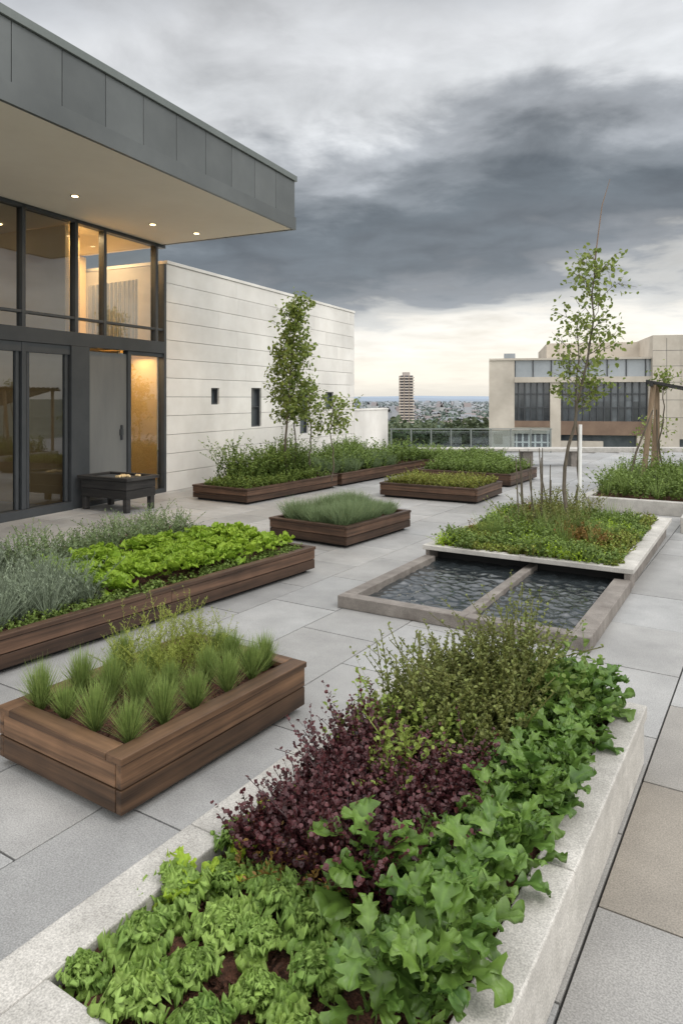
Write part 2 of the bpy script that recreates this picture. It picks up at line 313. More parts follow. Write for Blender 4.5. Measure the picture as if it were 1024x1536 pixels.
# ---------------------------------------------------------------- soil + planters
def soil(fr,x0,x1,y0,y1,z,parent,amp=.02):
    nx=max(4,int((x1-x0)/.05)); ny=max(4,int((y1-y0)/.05))
    X,Y=np.meshgrid(np.linspace(x0,x1,nx),np.linspace(y0,y1,ny)); Z=z+rng.normal(0,amp*.4,X.shape)+amp*np.sin(X*9)*np.cos(Y*7)*.5
    i=np.arange(ny-1)[:,None]*nx+np.arange(nx-1)[None]; F=np.stack([i,i+1,i+nx+1,i+nx],-1).reshape(-1,4)
    mb=MB(); mb.add(np.stack([X,Y,Z],-1).reshape(-1,3),F,np.array([.5,.5,.5]))
    return mb.obj('soil',soilM,parent,fr,smooth=True)
def wood_planter(fr,x0,x1,y0,y1,h,cap=.09,mats=(woodX,woodY),nb=2,seg=2.2):
    p=empty('timber_planter'); X=MB();Y=MB(); t=.035; zc=h-.03
    hs=[.035+(zc-.035)*k/nb for k in range(nb+1)]
    def run(MBo,axis,a0,a1,b0,b1,z0,z1,tone=None):
        n=max(1,int(round((a1-a0)/seg))); e=np.linspace(a0,a1,n+1)
        if n>1: e[1:-1]+=rng.uniform(-.3,.3,n-1)
        for k in range(n):
            q0,q1=e[k]+.0012,e[k+1]-.0012; c=rng.random(3)
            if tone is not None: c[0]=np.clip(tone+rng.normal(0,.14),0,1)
            if axis=='y': MBo.box(b0,b1,q0,q1,z0,z1,c)
            else: MBo.box(q0,q1,b0,b1,z0,z1,c)
    for k in range(nb):
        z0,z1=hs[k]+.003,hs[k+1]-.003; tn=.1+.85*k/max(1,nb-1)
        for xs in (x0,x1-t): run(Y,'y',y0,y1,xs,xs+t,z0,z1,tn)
        for ys in (y0,y1-t): run(X,'x',x0+t+.001,x1-t-.001,ys,ys+t,z0,z1,tn)
    o=.008
    for xs in (x0-o,x1+o-cap): run(Y,'y',y0-o,y1+o,xs,xs+cap,zc,h,.35)
    for ys in (y0-o,y1+o-cap): run(X,'x',x0-o+cap+.001,x1+o-cap-.001,ys,ys+cap,zc,h,.35)
    X.obj('boards_across',mats[0],p,fr,bevel=.004); Y.obj('boards_along',mats[1],p,fr,bevel=.004)
    D=MB(); D.box(x0+.06,x1-.06,y0+.06,y1-.06,.003,h-.07,(.5,.5,.5)); D.obj('base',darkM,p,fr)
    soil(fr,x0+.04,x1-.04,y0+.04,y1-.04,h-.05,p); return p

A=FR(1.42,3.24,32.2); hA=.27
pA=empty('stone_planter'); mb=MB()
xs0,xs1,yn,yf=-1.154,0,-2.68,0
def coping(mb,a0,a1,n,f):
    e=np.linspace(a0,a1,n+1)
    for k in range(n): f(e[k]+.0015,e[k+1]-.0015)
coping(mb,yn,yf,3,lambda a,b:mb.box(xs0,xs0+.147,a,b,hA-.06,hA))
coping(mb,yn,yf,2,lambda a,b:mb.box(xs1-.118,xs1,a,b,hA-.06,hA))
mb.box(xs0+.149,xs1-.12,yn,yn+.25,hA-.06,hA); mb.box(xs0+.149,xs1-.12,yf-.12,yf,hA-.06,hA)
mb.obj('coping',concM,pA,A,bevel=.006)
mb=MB(); o=.012
mb.box(xs0+o,xs0+.1,yn+o,yf-o,.002,hA-.062); mb.box(xs1-.1,xs1-o,yn+o,yf-o,.002,hA-.062)
mb.box(xs0+.1,xs1-.1,yn+o,yn+.2,.002,hA-.062); mb.box(xs0+.1,xs1-.1,yf-.1,yf-o,.002,hA-.062)
mb.obj('walls',concM,pA,A,bevel=.004); soil(A,xs0+.1,xs1-.1,yn+.2,yf-.1,hA-.055,pA,.03)
mb=MB(); b=rect_pts(A,-1.0,-.13,-2.43,-1.5,1500,hA-.045); leaves(mb,b,rng.normal(0,1,(1500,3))*[1,1,.3],np.array([0,0,1.])+rng.normal(0,.4,(1500,3)),rng.uniform(.01,.035,1500),.006,rng.random((1500,3)))
mb.obj('mulch',soilM,pA)

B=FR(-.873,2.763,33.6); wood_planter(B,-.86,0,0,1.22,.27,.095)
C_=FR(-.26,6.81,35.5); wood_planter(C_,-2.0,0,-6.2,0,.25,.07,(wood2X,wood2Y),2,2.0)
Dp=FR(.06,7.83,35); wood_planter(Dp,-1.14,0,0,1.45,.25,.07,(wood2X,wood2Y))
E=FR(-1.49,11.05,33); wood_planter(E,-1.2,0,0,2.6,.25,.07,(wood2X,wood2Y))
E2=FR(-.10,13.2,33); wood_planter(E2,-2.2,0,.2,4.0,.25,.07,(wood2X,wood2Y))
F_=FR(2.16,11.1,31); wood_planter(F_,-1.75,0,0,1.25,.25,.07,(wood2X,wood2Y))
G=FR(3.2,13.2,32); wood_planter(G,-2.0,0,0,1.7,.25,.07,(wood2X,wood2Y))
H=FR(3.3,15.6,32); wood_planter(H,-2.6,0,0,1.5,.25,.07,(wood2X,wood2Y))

P_=FR(1.655,4.638,31); pp=empty('reflecting_pool'); hP=.10; cw=.115; Wd=1.97; Ln=1.72
mb=MB(); 
for a,b_ in ((-Wd,-Wd*.45),(-Wd*.45,0)): mb.box(a+.001,b_-.001,0,cw,.001,hP)
mb.box(-Wd,-Wd+cw,cw+.001,Ln,.001,hP); mb.box(-cw-.03,0,cw+.001,Ln+.0,.001,hP)
mb.box(-Wd*.47-.04,-Wd*.47+.045,cw+.001,Ln+.3,.012,hP-.012)
mb.obj('coping',poolM,pp,P_,bevel=.006)
NX=260
gx=np.linspace(-Wd+.05,-.05,NX); gy=np.linspace(.05,Ln+.25,NX); GX,GY=np.meshgrid(gx,gy); GZ=np.full(GX.shape,.042)
for k in range(34):
    th=rng.normal(.9,.8); fq=rng.uniform(14,95); GZ+=.046/fq*rng.uniform(.5,1.2)*np.sin(fq*(GX*cos(th)+GY*sin(th))+rng.random()*6.28+1.8*np.sin(GX*6+GY*4+k)+1.2*np.cos(GY*9-GX*5+2*k))
i=np.arange(NX-1)[:,None]*NX+np.arange(NX-1)[None]
mb=MB(); mb.add(np.stack([GX,GY,GZ],-1).reshape(-1,3),np.stack([i,i+1,i+NX+1,i+NX],-1).reshape(-1,4),np.array([.5]*3)); mb.obj('water',waterM,pp,P_,smooth=True)
pJ=empty('stone_planter'); hJ=.20; mb=MB(); y0=Ln-.02; y1=y0+2.85; cj=.10
for a,b_ in ((-Wd-.02,-Wd*.5),(-Wd*.5,.02)): mb.box(a+.001,b_-.001,y0,y0+cj,hJ-.045,hJ)
mb.box(-Wd-.02,-Wd-.02+cj,y0+cj+.001,y1,hJ-.045,hJ)
coping(mb,y0+cj,y1+.2,2,lambda a,b:mb.box(.02-.16,.02,a,b,hJ-.045,hJ))
mb.box(-Wd+cj,-.15,y1-cj,y1,hJ-.045,hJ)
mb.obj('coping',concM,pJ,P_,bevel=.005)
mb=MB(); mb.box(-Wd+.02,-.02,y0+.26,y1-.02,.002,hJ-.046); mb.box(-Wd+.01,-Wd+.05,y0+.02,y0+.26,.002,hJ-.046); mb.box(-.06,-.01,y0+.02,y0+.26,.002,hJ-.046)
mb.obj('walls',poolM,pJ,P_); 
mb=MB(); mb.box(-Wd+.05,-.06,y0+.235,y0+.255,.0,hJ-.05); mb.obj('painted_shade',darkM,pJ,P_)  # dark sheet painting in the shade below the overhanging coping
soil(P_,-Wd+.05,-.12,y0+.08,y1-.08,hJ-.02,pJ,.03)
K=FR(3.65,10.66,31); pK=empty('stone_planter'); hK=.2; mb=MB()
coping(mb,0,5,3,lambda a,b:mb.box(a,b,0,.14,.002,hK)); mb.box(0,.12,.142,3.2,.002,hK); mb.box(4.88,5,.142,3.2,.002,hK); mb.box(.122,4.878,3.08,3.2,.002,hK)
mb.obj('coping',concM,pK,K,bevel=.006); soil(K,.1,4.9,.1,3.1,hK-.03,pK)
Lf=FR(4.25,8.75,31); pL=empty('stone_planter'); mb=MB(); mb.box(0,2.4,0,.12,.002,hK); mb.box(0,.12,.122,1.1,.002,hK); mb.box(.122,2.4,.98,1.1,.002,hK); mb.obj('coping',concM,pL,Lf,bevel=.006); soil(Lf,.1,2.4,.1,1.0,hK-.03,pL)
mb=MB(); pb=empty('stone_bench')
for k in range(3): mb.box(1.9+k*1.35,1.9+k*1.35+1.345,17.2,17.75,.38,.45)
mb.obj('seat',concM,pb,bevel=.01); mb=MB()
for k in range(4): mb.box(2.1+k*1.2,2.35+k*1.2,17.3,17.65,.002,.378)
mb.obj('legs',poolM,pb)

# ---------------------------------------------------------------- plants in A
def plants(name,mb,mat,smooth=True): return mb.obj(name,mat,None,None,0,smooth)
def rosettes(mb,pts,R,nl,e_in=70,ruf=.14,wr=.62,shape=None,freq=3,nu=9,nv=9,tint=.1,droop=-15,lob=.1,lobf=17):
    Ps=[];A_=[];E0=[];E1=[];LL=[];WW=[];CC=[]
    for p,r in zip(pts,R):
        j=np.arange(nl); fr=j/(nl-1)
        A_.append(j*2.4+rng.random()*6+rng.normal(0,.25,nl)); E0.append(np.radians(12+(e_in)*fr+rng.normal(0,8,nl))); E1.append(np.radians(droop+e_in*fr*.9+rng.normal(0,15,nl)))
        LL.append(r*(1-.5*fr)*rng.uniform(.75,1.2,nl)); WW.append(r*(1-.45*fr)*wr*rng.uniform(.8,1.2,nl))
        Ps.append(np.tile(p,(nl,1))+rng.normal(0,r*.07,(nl,3))+np.stack([0*fr,0*fr,fr*r*.12],-1))
        pv=rng.random()
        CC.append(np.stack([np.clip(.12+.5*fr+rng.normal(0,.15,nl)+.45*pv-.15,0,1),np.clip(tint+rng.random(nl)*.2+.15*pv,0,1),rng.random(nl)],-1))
    gridleaves(mb,np.concatenate(Ps),np.concatenate(A_),np.concatenate(E0),np.concatenate(E1),np.concatenate(LL),np.concatenate(WW),
        shape or (lambda u:(.22+.78*u**.8)*np.sqrt(np.clip(1-u**7,0.02,1))),ruf,freq,.15,nu,nv,np.concatenate(CC),lob,lobf)
pts=[];R=[]
for i,yy in enumerate(np.arange(-2.36,-1.62,.150)):
    for j,xx in enumerate(np.arange(-.95,-.1,.164)):
        x=xx+(.075 if i%2 else 0)+rng.normal(0,.018); y=yy+rng.normal(0,.018)
        if x>-.36 and y>-2.2: continue
        if y>-1.86 and x>-.72: continue
        if x>-.18: continue
        pts.append(Wp(A,x,y,.235)); R.append(rng.uniform(.070,.102))
mb=MB(); rosettes(mb,pts,R,22,e_in=62,ruf=.16,freq=4.6,nu=20,nv=17,wr=.60,lob=.2,lobf=38,droop=2,shape=lambda u:(.12+.88*u**1.0)*np.sqrt(np.clip(1-u**7,0.03,1))); plants('curly_lettuce_bed',mb,frillM)
mb=MB(); pts=[Wp(A,x,y,.23) for x,y in ((-.93,-1.62),(-.9,-1.80),(-.97,-1.98),(-.80,-1.72),(-.93,-1.46))]
rosettes(mb,pts,[.14,.13,.13,.11,.12],14,e_in=75,ruf=.07,wr=.26,freq=3,nu=14,nv=9,lob=.3,shape=lambda u:(.2+.8*np.sin(pi*u**1.1*.75))*np.sqrt(np.clip(1-u**5,0.02,1)),tint=.3); plants('young_lettuce',mb,yellM)
def broad(mb,fr,pts,nl,Lr,Wf=.27,zs=.22,up=(48,88),dn=(-60,35)):
    P=np.concatenate([np.tile(Wp(fr,x,y,zs),(nl,1))+np.concatenate([rng.normal(0,.020*s,(nl,2)),np.zeros((nl,1))],1) for x,y,s in pts]); n=len(P)
    S=np.repeat([s for _,_,s in pts],nl); pv=np.repeat(rng.normal(0,.12,len(pts)),nl)
    hh=rng.random(n); P[:,2]+=hh*.17*S
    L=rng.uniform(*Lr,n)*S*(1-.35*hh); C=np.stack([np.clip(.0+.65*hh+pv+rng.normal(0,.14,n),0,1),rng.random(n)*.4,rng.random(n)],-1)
    sh=lambda u:(.06+.94*np.clip((u-.2)/.35,0,1)**.9)*(.60+.40*np.abs(np.sin(u*pi*3.6+.4)))*np.sqrt(np.clip(1-u**3.5,.015,1))
    gridleaves(mb,P,rng.random(n)*6.28,np.radians(rng.uniform(up[0],up[1],n)),np.radians(rng.uniform(dn[0],dn[1],n)),L,L*Wf*rng.uniform(.8,1.25,n),sh,.055,2.8,.3,24,9,C,.34,27)
pts=[]
for y in np.arange(-2.05,-.12,.125):
    for x in (-.31,-.18):
        pts.append((x+rng.normal(0,.02),y+rng.normal(0,.03),rng.uniform(.85,1.15)))
pts+=[(-.44,-1.80,1.3),(-.38,-1.62,1.1),(-.30,-.45,1.35),(-.2,-.3,1.35),(-.34,-.25,1.2),(-.2,-.8,1.15),(-.2,-1.1,1.15),(-.17,-.15,1.1)]
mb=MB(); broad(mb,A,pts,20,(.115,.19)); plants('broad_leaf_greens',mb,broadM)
mb=MB(); n=1500; b=rect_pts(A,-.92,-.38,-1.82,-1.12,n,.22)
shrub(mb,b,.16+.20*lump(b,5,1),.45,24,.020,.010,.5,tint=.0,st=.1,stem=.0015); 
plants('red_leaf_lettuce',mb,redM)
mb=MB(); n=60; b=rect_pts(A,-.94,-.5,-1.88,-1.55,n,.22); shrub(mb,b,.17,.6,14,.022,.005,.6,tint=.3,stem=.0015); plants('bronze_herb',mb,bronzeM)
mb=MB(); b=rect_pts(A,-.97,-.55,-1.22,-.85,150,.22); shrub(mb,b,.28,.4,18,.032,.012,.4,tint=.15); b=rect_pts(A,-.68,-.54,-1.45,-1.25,36,.24); shrub(mb,b,.34,.3,18,.032,.012,.5,tint=.2); plants('celery_leaf_herb',mb,celM)
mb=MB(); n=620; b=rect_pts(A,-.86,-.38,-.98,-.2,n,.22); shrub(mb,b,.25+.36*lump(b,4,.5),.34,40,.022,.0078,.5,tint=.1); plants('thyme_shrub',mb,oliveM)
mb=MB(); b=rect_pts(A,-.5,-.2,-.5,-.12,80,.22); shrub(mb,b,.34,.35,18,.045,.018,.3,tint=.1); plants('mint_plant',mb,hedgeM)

# B
mb=MB()
for (x,y) in [(-.15,.14),(-.16,.35),(-.15,.56),(-.16,.77),(-.15,.96),(-.17,1.11),(-.35,.15),(-.36,.38),(-.35,.61),(-.36,.84),(-.55,.15),(-.56,.38),(-.75,.15),(-.74,.38),(-.78,.62),(-.5,1.08),(-.56,.62),(-.38,1.06)]:
    n=640; sc_=rng.uniform(.95,1.4); p=Wp(B,x+rng.normal(0,.015),y+rng.normal(0,.015),.22); az=rng.random(n)*6.28; hh=rng.random(n); tilt_=rng.random(n)**.9*(.25+.9*(1-hh))
    D=np.stack([np.cos(az)*tilt_,np.sin(az)*tilt_,np.ones(n)],-1); P=p+np.stack([np.cos(az)*.016*rng.random(n),np.sin(az)*.016*rng.random(n),hh*.05*sc_],-1)
    blades(mb,P,D,rng.uniform(.09,.155,n)*sc_,.003,rng.uniform(-.1,.2,n),np.stack([rng.random(n),rng.random(n)*.5,rng.random(n)],-1))
plants('grass_tufts',mb,grassM)
mb=MB(); b=rect_pts(B,-.8,-.42,.5,1.15,260,.22); shrub(mb,b,.18+.24*lump(b,5),.35,44,.022,.0018,.7,tint=.2,stem=.0012); plants('dill_plant',mb,dillM)
mb=MB(); b=rect_pts(B,-.8,-.08,.08,1.15,900,.225); leaves(mb,b,rng.normal(0,1,(900,3))*[1,1,.3],np.array([0,0,1.])+rng.normal(0,.4,(900,3)),rng.uniform(.01,.03,900),.006,rng.random((900,3))); mb.obj('bark_mulch',soilM)

# C
def tuftfield(mb,fr,rect,n,hr,z,wid=.004,spread=.8,sagr=(.05,.3),k=60,tint=.3):
    b=rect_pts(fr,*rect,n,z); hh=.55+.6*lump(b,4,.7)
    P=np.repeat(b,k,0); m=len(P); az=rng.random(m)*6.28; t=rng.random(m)**.7*spread
    D=np.stack([np.cos(az)*t,np.sin(az)*t,np.ones(m)],-1); P=P+np.stack([np.cos(az)*.03*rng.random(m),np.sin(az)*.03*rng.random(m),0*az],-1)
    blades(mb,P,D,rng.uniform(*hr,m)*np.repeat(hh,k),wid,rng.uniform(*sagr,m),np.stack([rng.random(m),rng.random(m)*tint,rng.random(m)],-1),3)
mb=MB()
b=np.concatenate([rect_pts(C_,-.78,-.2,-3.4,-2.3,420,.2),rect_pts(C_,-1.9,-.8,-4.6,-2.1,560,.2)])
shrub(mb,b,.24+.16*lump(b,5,1),.75,36,.034,.0034,1.1,tint=.1,stem=.002); 
tuftfield(mb,C_,(-.78,-.2,-3.4,-2.3),46,(.22,.42),.2,.004,.9,(.0,.2),70); tuftfield(mb,C_,(-1.9,-.8,-4.4,-2.2),70,(.22,.42),.2,.004,.9,(0,.2),60); plants('lavender_shrub',mb,sageM)
mb=MB(); pts=[];R=[]
for y in np.arange(-2.2,-.1,.155):
    for x in np.arange(-1.2,-.2,.155):
        pts.append(Wp(C_,x+rng.normal(0,.03),y+rng.normal(0,.03),.24+.07*rng.random())); R.append(rng.uniform(.11,.155))
rosettes(mb,pts,R,15,e_in=80,ruf=.12,freq=2.6,nu=9,nv=9,wr=.5,tint=.15,droop=10,lob=.2); plants('lettuce_bed',mb,lettM)
mb=MB(); b=rect_pts(C_,-.24,-.06,-6,-.1,900,.2); shrub(mb,b,.085,.8,8,.026,.011,.4,tint=.2); plants('low_herb_border',mb,hedgeM)
mb=MB(); b=rect_pts(C_,-1.9,-1.3,-2.3,-.3,520,.2); shrub(mb,b,.26+.16*lump(b,4),.6,24,.03,.007,.6,tint=.1); plants('sage_shrub',mb,blueM)
mb=MB(); b=rect_pts(C_,-1.9,-.3,-6,-3.5,500,.2); shrub(mb,b,.16,.6,14,.04,.014,.5,tint=.2); plants('herb_bed',mb,hedgeM)
mb=MB(); tuftfield(mb,Dp,(-1.04,-.10,.08,1.38),280,(.20,.38),.2,.005,.8,k=70); plants('ornamental_grass',mb,blueM)
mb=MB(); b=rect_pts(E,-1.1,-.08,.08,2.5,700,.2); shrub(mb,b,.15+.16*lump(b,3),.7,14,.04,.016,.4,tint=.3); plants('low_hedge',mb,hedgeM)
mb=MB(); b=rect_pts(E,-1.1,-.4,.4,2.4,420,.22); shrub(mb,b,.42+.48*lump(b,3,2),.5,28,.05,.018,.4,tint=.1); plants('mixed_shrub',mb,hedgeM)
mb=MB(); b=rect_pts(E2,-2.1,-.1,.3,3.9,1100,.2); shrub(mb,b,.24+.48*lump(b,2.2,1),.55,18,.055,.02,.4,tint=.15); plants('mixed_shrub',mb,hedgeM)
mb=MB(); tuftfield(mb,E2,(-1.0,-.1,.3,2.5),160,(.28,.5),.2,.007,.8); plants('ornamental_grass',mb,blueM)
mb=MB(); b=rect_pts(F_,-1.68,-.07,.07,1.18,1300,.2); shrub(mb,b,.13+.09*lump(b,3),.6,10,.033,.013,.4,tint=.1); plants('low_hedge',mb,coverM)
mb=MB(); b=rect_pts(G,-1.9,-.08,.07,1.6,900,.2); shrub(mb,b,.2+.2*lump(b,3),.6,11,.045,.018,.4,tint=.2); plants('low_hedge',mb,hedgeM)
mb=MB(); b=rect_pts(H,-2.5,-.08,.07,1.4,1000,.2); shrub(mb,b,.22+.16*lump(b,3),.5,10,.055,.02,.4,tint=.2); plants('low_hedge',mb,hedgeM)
# J: patchwork of low ground covers
b=rect_pts(P_,-Wd+.07,-.12,y0+.05,y1-.06,5600,hJ-.02); lm=lump(b,3.3,.4); sel=lump(b,2.6,3.1)+rng.normal(0,.08,len(b))
mb=MB(); k_=sel<.5; shrub(mb,b[k_],.05+.13*lm[k_]**1.5,.9,8,.030,.012,.4,tint=.0); plants('ground_cover',mb,coverM)
mb=MB(); k_=(sel>=.5)&(sel<.72); shrub(mb,b[k_],.07+.15*lm[k_],.8,9,.034,.014,.4,tint=.1); plants('ground_cover',mb,hedgeM)
mb=MB(); k_=sel>=.72; shrub(mb,b[k_],.05+.10*lm[k_],.9,8,.024,.011,.4,tint=.3); plants('ground_cover',mb,yellM)
mb=MB(); b=rect_pts(P_,-Wd+.1,-.2,y0+.3,y1-.1,4000,hJ); lm=lump(b,2.3,1.4); b=b[lm>.72][:260]; shrub(mb,b,.17,.9,9,.030,.009,.4,tint=.2); plants('bronze_ground_cover',mb,bronzeM)
mb=MB(); b=rect_pts(P_,-1.45,-.7,y0+1.0,y1-.1,170,hJ); shrub(mb,b,.3+.2*lump(b,4),.55,20,.035,.009,.6,tint=.3); plants('thyme_shrub',mb,oliveM)
mb=MB(); tuftfield(mb,P_,(-1.7,-.3,y0+.8,y1-.1),34,(.2,.46),hJ-.02,.005,.6,(.05,.25),40); plants('ornamental_grass',mb,grassM)
mb=MB(); b=rect_pts(K,.15,4.8,.2,3.0,1900,hK-.02); shrub(mb,b,.22+.48*lump(b,1.6,2),.6,16,.05,.018,.4,tint=.2); plants('mixed_shrub',mb,hedgeM)
mb=MB(); tuftfield(mb,K,(.2,4.6,.2,2.8),110,(.3,.65),hK,.007,.6,(.05,.25),40); plants('ornamental_grass',mb,grassM)
mb=MB(); b=rect_pts(Lf,.12,2.4,.12,.95,800,hK-.02); shrub(mb,b,.10,.7,9,.035,.015,.4,tint=.1); plants('ground_cover',mb,coverM)
mb=MB()
for k in range(11):
    p=Wp(P_,rng.uniform(-1.8,-1.1),rng.uniform(y0+1.6,y0+2.7),.15); t=p+np.array([rng.normal(0,.06),rng.normal(0,.05),rng.uniform(.5,.95)])
    tube(mb,np.linspace(p,t,4),np.linspace(.012,.006,4),5)
plants('plant_stakes',mb,barkM)

# ---------------------------------------------------------------- trees
def tree(base,top,r0,nb,blen,leafL,nl,start=.3,lean=.02,mat=treeM,name='young_tree',r1=.006,up=.8,shape=None,sub=3):
    base=np.array(base,float); top=np.array(top,float); p=empty(name)
    u=np.linspace(0,1,14); tr=base[None]+(top-base)[None]*u[:,None]
    wob=np.cumsum(rng.normal(0,lean,(14,2)),0); wob-=wob[-1]*u[:,None]; tr[:,:2]+=wob; tr[0]=base
    W_=MB(); tube(W_,tr,r0+(r1-r0)*u**.8,8)
    LP=[];LDD=[]
    for i in range(nb):
        s=start+(1-start)*(i+.5)/nb*.97; s=min(.985,s+rng.normal(0,.015)); p0=np.array([np.interp(s,u,tr[:,k]) for k in range(3)])
        az=i*2.4+rng.normal(0,.4); f=(s-start)/(1-start); env=(shape(f) if shape else (.45+.9*math.sin(pi*min(1,f*.85+.12))))
        L=blen*env*rng.uniform(.6,1.2)
        d=norm(np.array([cos(az),sin(az),up+rng.normal(0,.2)]))
        v=np.linspace(0,1,6); pts=p0[None]+d[None]*(L*v)[:,None]; pts[:,2]+=-.15*L*v**2; pts[1:]+=rng.normal(0,L*.03,(5,3))
        tube(W_,pts,np.linspace(max(.004,r0*.3*(1-s*.5)),.0015,6),5)
        LP.append(pts[1:]); LDD.append(np.tile(d,(5,1)))
        for q in range(sub):
            k=rng.integers(1,5); d2=norm(d+rng.normal(0,.7,3)); L2=L*rng.uniform(.25,.5); pt2=pts[k][None]+d2[None]*(L2*np.linspace(0,1,4))[:,None]
            tube(W_,pt2,np.linspace(.003,.001,4),4); LP.append(pt2[1:]); LDD.append(np.tile(d2,(3,1)))
    W_.obj('trunk_and_branches',barkM,p,smooth=True)
    LP=np.concatenate(LP); LDD=np.concatenate(LDD); idx=rng.integers(0,len(LP),nl)
    P=LP[idx]+rng.normal(0,leafL*.8,(nl,3)); Dd=LDD[idx]*.4+rng.normal(0,.7,(nl,3)); Dd[:,2]-=.1
    Nn=np.array([0,0,1.])+rng.normal(0,.6,(nl,3)); s=rng.uniform(.6,1.2,nl)
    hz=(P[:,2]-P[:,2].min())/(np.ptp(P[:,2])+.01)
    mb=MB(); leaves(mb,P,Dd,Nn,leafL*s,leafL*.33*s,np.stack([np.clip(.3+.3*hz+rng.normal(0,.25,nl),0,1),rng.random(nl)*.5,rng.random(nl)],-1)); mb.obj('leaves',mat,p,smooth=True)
tree((-1.02,12.6,.2),(-.80,12.6,3.40),.030,30,.42,.08,2300,start=.30,up=1.0)
tree((-.85,12.9,.2),(-.92,12.9,2.3),.02,14,.35,.07,600,start=.45,up=1.0)
tree((-.62,13.3,.2),(-.60,13.3,2.0),.02,12,.3,.07,480,start=.5,up=1.0)
tree((-.18,12.6,.2),(-.14,12.6,1.65),.016,12,.42,.075,520,start=.55,up=.5)
tree((2.53,7.88,.17),(2.90,7.95,3.35),.026,28,.42,.06,1150,start=.42,up=.9,lean=.03)
tree((3.16,9.3,.17),(3.12,9.2,2.8),.020,12,.3,.055,220,start=.5,up=1.0)
mb=MB(); tube(mb,[(2.88,7.95,3.2),(2.93,7.95,3.6),(2.97,7.95,3.9),(3.06,7.95,4.2)],[.008,.007,.006,.003],5); o=plants('bare_twig',mb,brownM)
mb=MB(); tube(mb,np.linspace((3.14,9.2,.16),(3.15,9.2,1.35),4),.022,10); plants('white_stake',mb,whiteM)

PG=FR(5.16,11.7,25); pg=empty('timber_pergola'); mb=MB()
for (x,y,x2,y2,z,r) in ((-.12,.35,.06,.35,1.93,.045),(.02,.75,.12,.75,1.93,.035),(2.2,.5,2.25,.5,1.5,.045),(.1,2.0,.1,2.0,1.93,.045)):
    a=Wp(PG,x,y,.1); b_=Wp(PG,x2,y2,z); tube(mb,np.linspace(a,b_,6),r,9)
mb.obj('posts',stakeM,pg,smooth=True); mb=MB()
for k in range(13):
    y=k*.17; V=[(-.05,y,1.97),(2.6,y,1.42),(2.6,y+.07,1.42),(-.05,y+.07,1.97)]; V=V+[(a,b,c+.04) for a,b,c in V]
    mb.add(V,[(3,2,1,0),(4,5,6,7),(0,1,5,4),(1,2,6,5),(2,3,7,6),(3,0,4,7)],rng.random(3))
mb.obj('slats',charM,pg,PG)
mb=MB(); mb.box(.0,.06,-.05,2.2,1.9,1.955); mb.obj('beam',charM,pg,PG)
tree((5.62,12.3,.2),(5.66,12.3,2.15),.02,10,.22,.07,170,start=.85,up=.6)
tree((6.4,14.2,.2),(6.3,14.2,1.2),.02,10,.5,.07,300,start=.3,up=.8)
mb=MB(); tube(mb,[(4.75,11.6,.1),(4.9,11.6,.8),(5.2,11.65,1.5)],[.02,.018,.012],7); tube(mb,[(5.45,12,.1),(5.42,12,1.5)],.012,6); plants('leaning_stake',mb,barkM)

# ---------------------------------------------------------------- fire pit table
bx=FR(-3.42,10.7,28); fp=empty('fire_pit_table'); mb=MB()
for k in range(2): mb.box(-.47,.47,-.3,.3,.2+k*.135,.33+k*.135,rng.random(3))
mb.box(-.52,.52,-.34,-.26,.471,.52); mb.box(-.52,.52,.26,.34,.471,.52); mb.box(-.52,-.44,-.259,.259,.471,.52); mb.box(.44,.52,-.259,.259,.471,.52)
for x in (-.46,.38):
    for y in (-.29,.21): mb.box(x,x+.08,y,y+.08,.002,.198)
mb.obj('body',charM,fp,bx,bevel=.006)
mb=MB(); mb.box(-.4,.4,-.24,.24,.468,.49,(.5,.5,.5)); mb.obj('tray',frameM,fp,bx)
mb=MB()
for k in range(8):
    x=rng.uniform(-.1,.25); y=rng.uniform(-.18,.18); mb.box(x,x+.09,y,y+.04,.491,.52)
mb.obj('kindling',warmM,fp,bx,bevel=.008)

# ---------------------------------------------------------------- modern building
BF=FR(-3.16,12.6,25.5); bld=empty('modern_building')
wins=[(1.35,1.62,1.57,1.90),(2.80,3.21,1.07,1.92),(4.98,5.40,.82,1.90),(6.36,6.84,1.40,1.86)]
Hw=4.13; nc=12; courses=np.linspace(0,Hw,nc+1)
mb=MB()
for r in range(nc):
    zs=sorted(set([courses[r],courses[r+1]]+[z for w_ in wins for z in w_[2:] if courses[r]<z<courses[r+1]]))
    joints=sorted(set([0.0,8.19]+list(np.clip(np.array([2.4,5.1,7.2])+rng.uniform(-.9,.9,3),.3,7.9))))
    for a,b_ in zip(joints[:-1],joints[1:]):
        col=rng.random(3)
        for zi in range(len(zs)-1):
            z0,z1=zs[zi],zs[zi+1]; g0=.004 if z0==courses[r] else 0; g1=.004 if z1==courses[r+1] else 0
            cuts=[(w_[0],w_[1]) for w_ in wins if w_[2]<(z0+z1)/2<w_[3]]
            t=a+.001
            segs=[]
            for c0,c1 in cuts:
                if c1<=t or c0>=b_: continue
                if c0>t: segs.append((t,c0))
                t=max(t,c1)
            if t<b_-.001: segs.append((t,b_-.001))
            for s0,s1 in segs: mb.box(-.14,0,s0,s1,z0+g0,z1-g1,col)
mb.obj('cladding',cladM,bld,BF)
mb=MB(); mb.box(-.17,-.145,.0,8.18,0,Hw,(.2,.2,.2)); mb.obj('wall_core',darkM,bld,BF)
mb=MB(); mb.box(-8,.02,-.0,8.21,Hw+.002,Hw+.06); mb.box(-8,-.175,8.10,8.185,0,Hw); mb.box(-.25,0,8.2,10.8,0,1.33); mb.box(-.27,.02,8.2,10.82,1.332,1.38)
mb.obj('parapet',cladM,bld,BF,bevel=.004)
mb=MB(); gl=MB()
